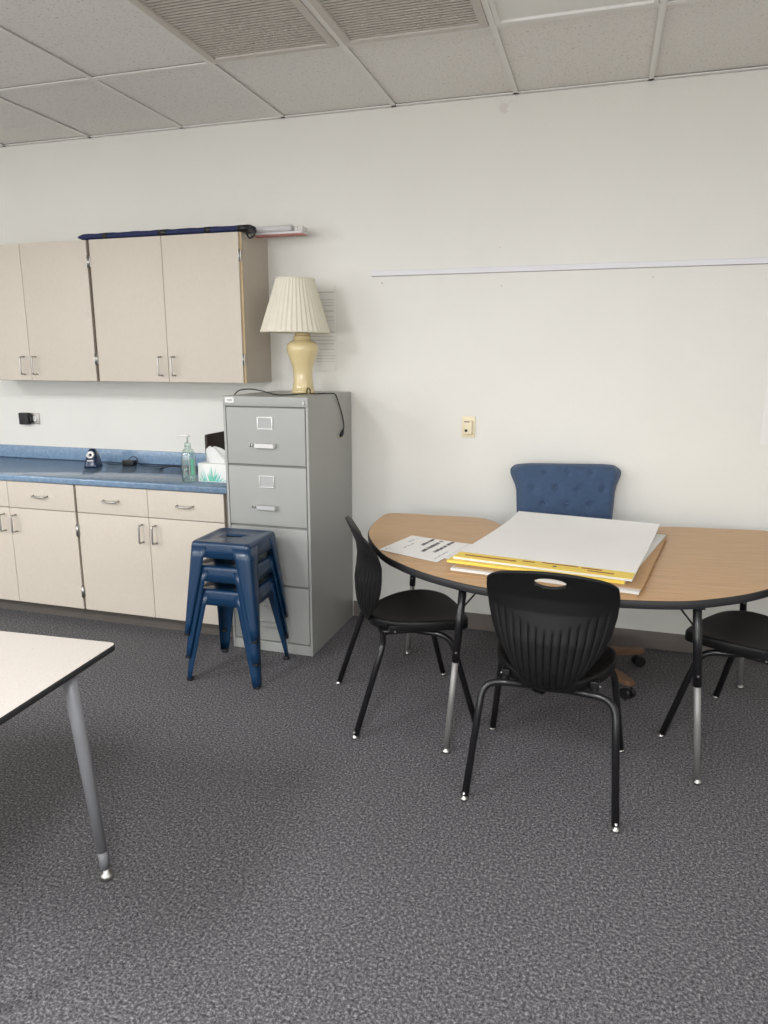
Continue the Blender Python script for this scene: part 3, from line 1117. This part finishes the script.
def office_back():
    """Upholstered back: front panel with tufts, ears and top rolled backwards."""
    Wd = [(0.48, 0.215), (0.62, 0.234), (0.78, 0.244), (0.84, 0.247), (0.87, 0.254), (0.90, 0.268), (0.93, 0.277), (0.955, 0.278), (0.972, 0.268), (0.985, 0.250)]
    tufts = []
    for r, z in enumerate((0.942, 0.862, 0.782, 0.702)):
        for k in range(4):
            x = (-0.17 + k * 0.115) + (0.057 if r % 2 == 0 else 0.0)
            if abs(x) < 0.185:
                tufts.append((x, z))
    NX, NZ = 72, 60
    z0, z1 = 0.52, 0.982
    front, backg = [], []
    for j in range(NZ + 1):
        z = lerp(z0, z1, j / NZ)
        w = interp(Wd, z)
        fr, bk = [], []
        zrow = z
        for i in range(NX + 1):
            z = zrow
            s = -1 + 2 * i / NX
            x = s * w
            yb = 0.205 + 0.05 * (z - 0.49) / 0.5
            # roll back near the top and at the ears
            roll = 0.0
            if z > 0.93:
                roll += 0.40 * (z - 0.93) ** 1.2
            if abs(s) > 0.82:
                roll += 0.030 * ((abs(s) - 0.82) / 0.18) ** 1.6 + 0.022 * max(0, min(1, (z - 0.85) / 0.05)) * ((abs(s) - 0.82) / 0.18)
            edge = min(1.0, (1 - abs(s)) / 0.12) if abs(s) < 1 else 0
            edge = math.sqrt(max(0, 1 - (1 - edge) ** 2))
            te = min(1.0, (z1 - z) / 0.035)
            te = math.sqrt(max(0, 1 - (1 - te) ** 2))
            puff = 0.034 * edge * te
            dim = 0
            for (tx, tz) in tufts:
                d2 = (x - tx) ** 2 + (z - tz) ** 2
                dim += 0.013 * math.exp(-d2 / 0.00022) + 0.005 * math.exp(-d2 / 0.0014)
            z = z - 0.020 * abs(s) ** 10 * max(0, (z - 0.9) / 0.095)
            fr.append(RM @ Vector((x, yb - puff + dim + roll, z)))
            bk.append(RM @ Vector((x, yb + 0.036 * edge * max(te, 0.25) + roll * 0.75, z)))
        front.append(fr)
        backg.append(bk)
    mb = MB().use('blue_fabric')
    bm = mb.bm
    fv = [[bm.verts.new(p) for p in r] for r in front]
    bv = [[bm.verts.new(p) for p in r] for r in backg]
    fs = []
    for j in range(NZ):
        for i in range(NX):
            fs.append(bm.faces.new((fv[j][i], fv[j][i + 1], fv[j + 1][i + 1], fv[j + 1][i])))
            fs.append(bm.faces.new((bv[j][i + 1], bv[j][i], bv[j + 1][i], bv[j + 1][i + 1])))
        fs.append(bm.faces.new((fv[j][0], fv[j + 1][0], bv[j + 1][0], bv[j][0])))
        fs.append(bm.faces.new((fv[j][NX], bv[j][NX], bv[j + 1][NX], fv[j + 1][NX])))
    for i in range(NX):
        fs.append(bm.faces.new((fv[NZ][i], fv[NZ][i + 1], bv[NZ][i + 1], bv[NZ][i])))
        fs.append(bm.faces.new((fv[0][i + 1], fv[0][i], bv[0][i], bv[0][i + 1])))
    mb._faces(fs, True)
    bo = mb.build('backrest', oc)
    for (tx, tz) in tufts:
        yb = 0.205 + 0.05 * (tz - 0.49) / 0.5 - 0.034 + 0.017
        if tz > 0.93:
            yb += 0.40 * (tz - 0.93) ** 1.2
        b = MB().use('blue_fabric')
        b.lathe([(0.0015, 0.006), (0.006, 0.005), (0.0095, 0.002), (0.010, -0.002)], RM @ Vector((tx, yb, tz)), 14, tilt=RM.to_3x3() @ Matrix.Rotation(math.radians(90), 3, 'X'))
        b.build('button', bo)
    return bo


office_back()

# ------------------------------------------------------------------ paper pads on the table
def quad_slab(mb, key, quad, z0, z1, bow=None, n=1):
    """Sheet stack over a quad given front-left, front-right, back-right, back-left."""
    fl, fr, br, bl = [Vector((p[0], p[1], 0)) for p in quad]
    mb.use(key)
    rings = []
    N = 14
    for i in range(N + 1):
        v = i / N
        a, b = lerp(fl, bl, v), lerp(fr, br, v)
        dz = bow(v) if bow else 0
        rings.append([a + Vector((0, 0, z0 + dz)), b + Vector((0, 0, z0 + dz)), b + Vector((0, 0, z1 + dz)), a + Vector((0, 0, z1 + dz))])
    mb.rings(rings, smooth=False)


def sub_quad(quad, v0, v1, u0=0.0, u1=1.0):
    fl, fr, br, bl = [Vector((p[0], p[1], 0)) for p in quad]

    def P(u, v):
        return lerp(lerp(fl, fr, u), lerp(bl, br, u), v)
    return [P(u0, v0), P(u1, v0), P(u1, v1), P(u0, v1)]


def pad(name, label, cat, quad, z0, z1, band_key, marks, bow=None, group=None, paper='paper', edge_key=None):
    t = thing(name, label, cat, (0, 0, 0), 0, group)
    mb = MB()
    quad_slab(mb, paper, sub_quad(quad, 0.004, 1), z0, z1, bow)
    mb.build('sheets', t)
    if band_key:
        mb = MB()
        quad_slab(mb, band_key, sub_quad(quad, -0.002, 0.088), z1 + 0.0003, z1 + 0.0016)
        quad_slab(mb, edge_key or band_key, sub_quad(quad, -0.003, 0.0035), z0, z1 + 0.0002)
        for (u0, u1, v0, v1, key) in marks:
            quad_slab(mb, key, sub_quad(quad, v0, v1, u0, u1), z1 + 0.0016, z1 + 0.0020)
        mb.build('binding_strip', t)
    return t


QA = [(-0.530, -1.125), (0.137, -1.232), (0.284, -0.362), (-0.372, -0.268)]
QB = [(-0.550, -1.148), (0.112, -1.238), (0.307, -0.452), (-0.385, -0.300)]
QC = [(-0.524, -1.205), (0.159, -1.300), (0.312, -0.420), (-0.375, -0.330)]
QD = [(-0.514, -1.195), (0.170, -1.275), (0.320, -0.400), (-0.370, -0.310)]
QE = [(-0.532, -1.240), (0.152, -1.330), (0.305, -0.450), (-0.385, -0.360)]
e_ = MB()
quad_slab(e_, 'kraft', QE, TZ + 0.0004, TZ + 0.0034)
tag(e_.build('cardboard_sheet'), 'brown cardboard sheet lying on the oak table, under the whole stack of pads', 'cardboard')
ink = [(0.05, 0.34, 0.035, 0.050, 'dark_print'), (0.62, 0.72, 0.03, 0.05, 'dark_print')]
pad('easel_pad', 'white paper pad with a white strip, low in the stack on the brown cardboard', 'paper pad', QC, TZ + 0.0040, TZ + 0.0120, 'paper_edge', ink, None, 'easel pads stacked on the table', 'paper_edge')
e_ = MB()
quad_slab(e_, 'kraft', QD, TZ + 0.0145, TZ + 0.0175)
tag(e_.build('cardboard_sheet'), 'brown cardboard sheet higher in the stack, its edge sticking out past the yellow pads', 'cardboard')
pad('easel_pad', 'yellow edged paper pad directly beneath the topmost pad', 'paper pad', QB, TZ + 0.0180, TZ + 0.0260, 'yellow', [], None, 'easel pads stacked on the table', 'paper_edge')
ink = [(0.05, 0.36, 0.036, 0.050, 'red_print'), (0.39, 0.46, 0.054, 0.066, 'red_print'), (0.50, 0.70, 0.066, 0.078, 'red_print'), (0.72, 0.83, 0.060, 0.074, 'red_print'), (0.76, 0.90, 0.030, 0.042, 'red_print'), (0.57, 0.59, 0.030, 0.044, 'dark_print')]
pad('easel_pad', 'topmost white easel pad with a yellow printed strip along its front edge', 'paper pad', QA, TZ + 0.0285, TZ + 0.0365, 'yellow', ink,
    lambda v: 0.018 * max(0, (v - 0.72) / 0.28) ** 2 + 0.0010 * math.sin(v * 9), 'easel pads stacked on the table', 'paper', 'paper_edge')

# loose printed papers
def paper_sheet(label, quad, z, marks):
    t = MB()
    quad_slab(t, 'paper', quad, z, z + 0.0012)
    for (u0, u1, v0, v1, key) in marks:
        q = sub_quad(quad, v0, v1, u0, u1)
        quad_slab(t, key, q, z + 0.0012, z + 0.0014)
    return tag(t.build('paper_sheet'), label, 'paper', 'loose papers on the table')


paper_sheet('blank white paper partly under the yellow pads', [(-0.700, -1.000), (-0.440, -1.085), (-0.400, -0.800), (-0.640, -0.760)], TZ + 0.0004, [])
rnd = random.Random(3)


def words_line(v, u0, u1, h, key):
    out = []
    u = u0
    while u < u1:
        w = rnd.uniform(0.014, 0.030)
        if rnd.random() > 0.14:
            dv = rnd.uniform(-0.004, 0.004)
            out.append((u, min(u + w * 0.8, u1), v - h / 2 + dv, v + h / 2 + dv * 2, key))
        u += w
    return out


# the sheet's rows run from its front corner to the back one
QP = [(-0.598, -1.112), (-0.530, -0.790), (-0.808, -0.713), (-0.880, -0.994)]
mk = words_line(0.42, 0.30, 0.99, 0.062, 'dark_print') + words_line(0.25, 0.36, 0.99, 0.056, 'dark_print') + words_line(0.58, 0.58, 0.97, 0.056, 'dark_print')
mk += words_line(0.74, 0.30, 0.62, 0.022, 'grey_print') + words_line(0.84, 0.62, 0.9, 0.022, 'grey_print') + words_line(0.93, 0.05, 0.20, 0.02, 'grey_print') + words_line(0.10, 0.1, 0.5, 0.018, 'grey_print')
paper_sheet('white paper with lines of bold dark print at the round table end', QP, TZ + 0.0020, mk)

# ------------------------------------------------------------------ lamp on the filing cabinet
LX, LY = -1.535, -0.245
lp = thing('table_lamp', 'cream ceramic table lamp with an ivory pleated shade on the filing cabinet', 'lamp', (LX, LY, FH))
prof = [(0.060, 0.0), (0.064, 0.004), (0.064, 0.014), (0.058, 0.022), (0.053, 0.05), (0.0505, 0.08), (0.051, 0.11), (0.056, 0.14), (0.066, 0.17), (0.077, 0.20), (0.083, 0.222), (0.083, 0.240), (0.076, 0.258), (0.058, 0.270), (0.045, 0.276), (0.042, 0.283), (0.047, 0.288), (0.047, 0.294), (0.040, 0.299), (0.037, 0.312), (0.012, 0.316)]
body_prof = []
pv = catmull([(r, z, 0) for r, z in prof], 3)
MB().use('ceramic').lathe([(p.x, p.y) for p in pv], (0, 0, 0), 40).build('base', lp)
MB().use('brass').lathe([(0.010, 0.314), (0.010, 0.345), (0.017, 0.350), (0.017, 0.40), (0.012, 0.405)], (0, 0, 0), 20).build('socket', lp)
sh = MB().use('shade')
tl = Matrix.Rotation(math.radians(1.0), 3, 'Y')
NP = 240


def pleat(k, n):
    ph = (k % 6) / 6.0
    return 1.0 + 0.045 * (ph - 0.35)


sc = Vector((-0.038, 0, 0.312))
prof_s = [(0.178, 0.0), (0.180, 0.004), (0.178, 0.010), (0.139, 0.135), (0.100, 0.262), (0.100, 0.270), (0.098, 0.274)]
sh.lathe(prof_s, sc, NP, False, False, rfun=pleat, tilt=tl)
sh.lathe([(0.093, 0.272), (0.095, 0.262), (0.134, 0.135), (0.172, 0.008), (0.176, 0.0)], sc, 60, False, False, tilt=tl)
sho = sh.build('lamp_shade', lp)
for (rad, zz) in ((0.179, 0.004), (0.1005, 0.269)):
    pts = [sc + tl @ Vector((rad * math.cos(2 * math.pi * k / 60), rad * math.sin(2 * math.pi * k / 60), zz)) for k in range(61)]
    MB().use('shade').tube(pts, 0.0035, 8, cap=False).build('trim_band', sho)
MB().use('brass').tube([(-0.004, 0, 0.40), (-0.012, 0, 0.56), (-0.014, 0, 0.585)], 0.004, 8).build('harp', lp)
cordp = catmull([(-0.216, -0.36, 0.0045), (-0.200, -0.335, 0.026), (-0.150, -0.325, 0.032), (-0.09, -0.315, 0.024), (-0.02, -0.30, 0.006), (0.03, -0.26, 0.0035), (0.05, -0.16, 0.004), (0.055, -0.085, 0.0035), (0.045, -0.062, 0.012)], 6)
cm = MB().use('cord').tube(cordp, 0.003, 8)
cm.tube(catmull([(0.045, -0.062, 0.012), (0.06, -0.08, 0.03), (0.085, -0.11, 0.022), (0.09, -0.115, 0.0035), (0.13, -0.085, 0.0033), (0.178, -0.055, 0.004), (0.192, -0.03, -0.002), (0.1925, 0.005, -0.035), (0.191, 0.07, -0.11), (0.191, 0.10, -0.175), (0.192, 0.085, -0.205)], 7), 0.003, 8)
cm.build('cord', lp)
pg = MB().use('cord').tube([(0.192, 0.085, -0.200), (0.194, 0.062, -0.216), (0.194, 0.045, -0.226)], [0.006, 0.010, 0.009], 12)
pg.use('brass')
for dx in (-0.005, 0.005):
    pg.tube([(0.194 + dx, 0.046, -0.226), (0.194 + dx, 0.030, -0.236)], 0.0018, 6)
pg.build('plug', lp)

# ------------------------------------------------------------------ things on top of the wall cabinets
nb = thing('fabric_bundle', 'long flat navy fabric bundle with black straps on top of the wall cabinet', 'bundle', (-2.30, -0.262, U_Z1))
x0, x1 = -0.545, 0.490
mb = MB().use('navy_fabric')
rings = []
N = 60
for i in range(N + 1):
    u = i / N
    x = lerp(x0, x1, u)
    taper = min(1.0, u / 0.04, (1 - u) / 0.02)
    taper = max(0.35, math.sqrt(max(0.0, taper)))
    hh = (0.018 + 0.0012 * math.sin(u * 40) + 0.0005 * math.sin(u * 93)) * taper
    ring = []
    for k in range(20):
        a = 2 * math.pi * k / 20
        cy, cz = math.cos(a), math.sin(a)
        ring.append(Vector((x, 0.050 * math.copysign(abs(cy) ** 0.6, cy) * (0.6 + 0.4 * taper), 0.0185 + hh * math.copysign(abs(cz) ** 0.7, cz))))
    rings.append(ring)
mb.rings(rings)
mb.build('fabric_roll', nb)
for xx, wd in ((-0.36, 0.03), (0.0, 0.05), (0.27, 0.035), (0.475, 0.06)):
    s = MB().use('black_plastic')
    rings = []
    for x in (xx - wd / 2, xx + wd / 2):
        ring = []
        for k in range(20):
            a = 2 * math.pi * k / 20
            cy, cz = math.cos(a), math.sin(a)
            ring.append(Vector((x, 0.052 * math.copysign(abs(cy) ** 0.6, cy), 0.0190 + 0.0188 * math.copysign(abs(cz) ** 0.7, cz))))
        rings.append(ring)
    s.rings(rings)
    s.build('strap', nb)
s = MB().use('black_plastic')
s.tube(catmull([(0.49, -0.045, 0.02), (0.535, -0.055, 0.012), (0.545, -0.056, -0.018), (0.518, -0.055, -0.034), (0.50, -0.053, -0.012)], 6), 0.005, 8)
s.tube(catmull([(0.495, -0.03, 0.025), (0.53, -0.045, 0.020), (0.548, -0.05, 0.0)], 5), 0.006, 8)
s.build('buckle_strap', nb)

pp = thing('paper_pack', 'wrapped pack of white rolled paper with a pink underside, overhanging the cabinet end', 'paper rolls', (-1.72, -0.135, U_Z1))
b = MB().use('wrap').box(-0.24, 0.168, -0.040, 0.040, 0.004, 0.014, 0.003).use('pink_card').box(-0.24, 0.165, -0.034, 0.038, 0.0006, 0.0042)
b.build('board', pp)
for (y, r, xa, xb) in ((-0.021, 0.0175, -0.24, 0.105), (0.0195, 0.0175, -0.24, 0.120)):
    rl = MB().use('wrap').tube([(xa, y, 0.0142 + r), (xb, y, 0.0142 + r)], r, 20)
    rl.build('paper_roll', pp)
b = MB().use('paper_edge')
for (y, xx) in ((-0.012, 0.131), (-0.012, 0.147), (-0.012, 0.162)):
    b.box(xx - 0.007, xx + 0.007, y - 0.025, y + 0.045, 0.0142, 0.038, 0.003)
b.build('folded_end', pp)

# ------------------------------------------------------------------ things on the counter
CZ = 0.857
ps = thing('pencil_sharpener', 'small navy electric pencil sharpener with a round silver face on the counter', 'pencil sharpener', (-2.945, -0.205, CZ), math.radians(20))
mb = MB().use('navy_plastic')
rings = []
for i in range(13):
    u = i / 12
    z = 0.108 * u
    hw_ = lerp(0.046, 0.018, u ** 1.4)
    d0 = lerp(-0.052, -0.012, u ** 1.2)
    d1 = lerp(0.050, 0.022, u ** 1.3)
    if i == 12:
        hw_, d0, d1 = hw_ * 0.7, d0 + 0.008, d1 - 0.006
    rings.append([Vector((p[0], p[1], z)) for p in rounded_rect(-hw_, hw_, d0, d1, min(hw_, (d1 - d0) / 2) * 0.6, 5)])
mb.rings(rings)
mb.build('housing', ps)
fm = Matrix.Rotation(math.radians(67), 3, 'X')
MB().use('label_metal').lathe([(0.023, -0.006), (0.0235, 0.004), (0.021, 0.007), (0.013, 0.006), (0.010, 0.003)], (0, -0.035, 0.074), 28, tilt=fm).use('rubber').lathe([(0.0085, 0.002), (0.008, 0.0038)], (0, -0.035, 0.074), 16, tilt=fm).build('sharpener_face', ps)
MB().use('white_plastic').box(-0.018, 0.018, -0.0485, -0.042, 0.037, 0.043).build('name_mark', ps)
cc = thing('power_cord', 'black power cord and adapter lying tangled on the blue counter by the wall', 'cord', (-2.76, -0.105, CZ))
MB().use('black_plastic').box(-0.040, 0.040, -0.020, 0.020, 0.0, 0.032, 0.004).build('adapter', cc)
MB().use('cord').tube(catmull([(-0.13, -0.05, 0.012), (-0.10, -0.03, 0.004), (-0.06, -0.01, 0.006), (-0.04, 0, 0.012)], 6), 0.0025, 8).tube(
    catmull([(-0.02, 0.015, 0.028), (0.0, 0.03, 0.05), (0.03, 0.03, 0.042), (0.05, 0.02, 0.012), (0.10, 0.0, 0.004), (0.16, -0.02, 0.004), (0.24, 0.0, 0.004), (0.28, -0.10, 0.005), (0.31, -0.02, 0.010), (0.38, -0.02, 0.005), (0.46, -0.12, 0.004), (0.50, -0.03, 0.004), (0.44, 0.02, 0.006), (0.36, 0.0, 0.01), (0.28, -0.03, 0.012), (0.22, -0.04, 0.008), (0.18, -0.01, 0.008)], 7), 0.0026, 8).build('cable', cc)

bt = thing('pump_bottle', 'clear pump bottle of hand sanitizer standing beside the tissue box', 'bottle', (-2.088, -0.515, CZ))
pb = [(0.030, 0.002), (0.036, 0.0), (0.0385, 0.006), (0.0385, 0.03), (0.0385, 0.135), (0.036, 0.155), (0.026, 0.172), (0.017, 0.180), (0.0145, 0.184), (0.0145, 0.192)]
MB().use('clear').lathe(pb, (0, 0, 0), 32, True, False).build('bottle_body', bt)
MB().use('gel').lathe([(0.028, 0.006), (0.035, 0.008), (0.0358, 0.03), (0.0358, 0.120)], (0, 0, 0), 32).build('gel', bt)
MB().use('clear').lathe([(0.017, 0.186), (0.017, 0.206), (0.010, 0.210), (0.005, 0.212), (0.005, 0.240)], (0, 0, 0), 20).build('pump_collar', bt)
p = MB().use('white_plastic').tube([(0.012, 0, 0.243), (-0.01, 0, 0.245), (-0.035, -0.002, 0.245), (-0.056, -0.003, 0.240)], [0.006, 0.007, 0.0055, 0.004], 12)
p.tube([(0, 0, 0.21), (0, 0, 0.244)], 0.0045, 10)
p.build('pump_nozzle', bt)
MB().use('white_plastic').tube([(0, 0, 0.19), (0.006, 0, 0.012)], 0.0022, 8).build('dip_tube', bt)
lbl = MB().use('green_print')
ring0, ring1 = [], []
for k in range(13):
    a = math.radians(-42 + 30 * k / 12)
    ring0.append(Vector((0.0390 * math.cos(a), 0.0390 * math.sin(a), 0.04)))
    ring1.append(Vector((0.0390 * math.cos(a), 0.0390 * math.sin(a), 0.125)))
lbl.rings([ring0, ring1], False, False, False)
lbl.build('green_label', bt)

tx_ = thing('tissue_box', 'white tissue box printed with teal grass, a tissue pulled up, beside the filing cabinet', 'tissue box', (-1.935, -0.435, CZ))
MB().use('white_plastic').box(-0.112, 0.112, -0.058, 0.058, 0, 0.098, 0.002).build('carton', tx_)
g = MB()
rn = random.Random(11)
for k in range(46):
    x = rn.gauss(-0.035, 0.026)
    h = rn.uniform(0.03, 0.088) * math.exp(-((x + 0.035) / 0.06) ** 2)
    lean = (x + 0.035) * 0.7 + rn.uniform(-0.012, 0.012)
    x2 = max(-0.108, min(0.1, x + lean))
    g.use('teal_print' if rn.random() < 0.55 else 'green_print')
    yy = -0.0583 - 0.00002 * k
    a, b_, c_ = g.bm.verts.new((x - 0.003, yy, 0.004)), g.bm.verts.new((x + 0.003, yy, 0.004)), g.bm.verts.new((x2, yy, 0.006 + h))
    g._faces([g.bm.faces.new((a, b_, c_))])
go = g.build('grass_print', tx_)
ts = MB().use('tissue')
rings = []
for i in range(12):
    u = i / 11
    z = 0.097 + 0.082 * math.sin(u * math.pi / 2)
    ring = []
    for k in range(28):
        a = 2 * math.pi * k / 28
        fl = 1 + 0.22 * math.sin(5 * a + 2 * u) + 0.10 * math.sin(9 * a)
        rx = lerp(0.070, 0.018, u ** 1.6) * fl
        ry = lerp(0.022, 0.012, u) * fl
        ring.append(Vector((rx * math.cos(a) - 0.012 - 0.045 * u, ry * math.sin(a), z + 0.006 * math.sin(3 * a) * u)))
    rings.append(ring)
ts.rings(rings, True, False, True)
ts.build('tissue', tx_)

bk = thing('dark_board', 'dark brown upright folder standing behind the tissue box', 'folder', (-2.048, -0.285, CZ), 0)
MB().use('dark_brown').box(-0.006, 0.004, -0.105, 0.20, 0.0, 0.240, 0.003).build('cover', bk)
MB().use('dark_brown').box(-0.0125, -0.0065, -0.103, 0.20, 0.0, 0.236, 0.003).build('back_cover', bk)

# ------------------------------------------------------------------ things on the wall
ou = thing('wall_outlet', 'steel wall outlet plate above the blue counter', 'outlet', (-3.555, 0, 1.115))
MB().use('steel_plate').box(-0.058, 0.058, -0.006, 0, -0.036, 0.036, 0.003).build('plate', ou)
r = MB().use('white_plastic')
for sx in (-1, 1):
    r.lathe([(0.017, 0.0), (0.017, 0.003), (0.015, 0.004)], (sx * 0.022, -0.0055, 0), 20, tilt=Matrix.Rotation(math.radians(90), 3, 'X'))
    r.use('rubber').box(sx * 0.022 - 0.006, sx * 0.022 + 0.006, -0.0105, -0.0085, 0.003, 0.005).box(sx * 0.022 - 0.006, sx * 0.022 + 0.006, -0.0105, -0.0085, -0.005, -0.003).use('white_plastic')
r.build('socket', ou)
ad = thing('plug_adapter', 'black square power adapter plugged into the steel outlet', 'adapter', (-3.588, -0.0115, 1.115))
MB().use('black_plastic').box(-0.042, 0.032, -0.030, 0.0, -0.038, 0.038, 0.008, 3).build('housing', ad)
MB().use('black_plastic').box(0.030, 0.046, -0.018, 0.0, -0.020, 0.020, 0.003).build('prong_block', ad)

wc = thing('wall_control', 'cream wall control plate with a black knob, beside the blue chair', 'switch', (-0.685, 0, 1.143))
MB().use('cream_plastic').box(-0.036, 0.036, -0.006, 0, -0.056, 0.056, 0.003).build('plate', wc)
MB().use('cream_plastic').box(-0.022, 0.022, -0.028, -0.005, -0.038, 0.034, 0.003).use('gap').box(-0.019, 0.010, -0.0285, -0.0275, 0.026, 0.031).build('cover', wc)
MB().use('black_plastic').lathe([(0.0075, 0.0), (0.0075, 0.005), (0.006, 0.007)], (-0.008, -0.0275, -0.018), 18, tilt=Matrix.Rotation(math.radians(90), 3, 'X')).build('knob', wc)

rl = MB().use('rail_white').box(-1.228, 3.1, -0.010, 0, 1.928, 1.957, 0.002)
rl.use('gap').box(-1.226, 3.1, -0.0105, -0.0095, 1.9285, 1.9305)
tag(rl.build('display_rail'), 'thin white display rail running across the bare wall', 'rail')

ln = thing('wall_chart', 'narrow white chart of thin ruled lines on the wall behind the lamp', 'chart', (-1.53, 0, 1.655))
MB().use('wall_like').box(-0.090, 0.090, -0.005, 0, -0.225, 0.235, 0.001).build('panel', ln)
lm = MB().use('pale_line')
zz = 0.205
rn = random.Random(5)
for (z, th, x1_) in ((0.200, 0.005, 0.084), (0.160, 0.003, 0.086), (0.145, 0.002, 0.086), (0.130, 0.003, 0.086), (0.105, 0.002, 0.080), (0.098, 0.003, 0.086), (0.070, 0.003, 0.086), (0.050, 0.002, 0.084), (-0.012, 0.005, 0.088), (-0.035, 0.003, 0.084), (-0.055, 0.004, 0.086), (-0.075, 0.004, 0.084), (-0.105, 0.003, 0.086), (-0.125, 0.002, 0.084), (-0.140, 0.004, 0.088), (-0.155, 0.003, 0.084), (-0.17, 0.002, 0.084)):
    lm.box(-0.086, x1_, -0.0075, -0.0045, z - th / 2, z + th / 2)
lm.build('ruled_lines', ln)
sp_ = MB().use('white_plastic').box(0.735, 1.20, -0.003, 0, 1.10, 1.53)
tag(sp_.build('wall_paper_sheet'), 'blank white sheet on the wall, only its edge in the photo', 'paper')
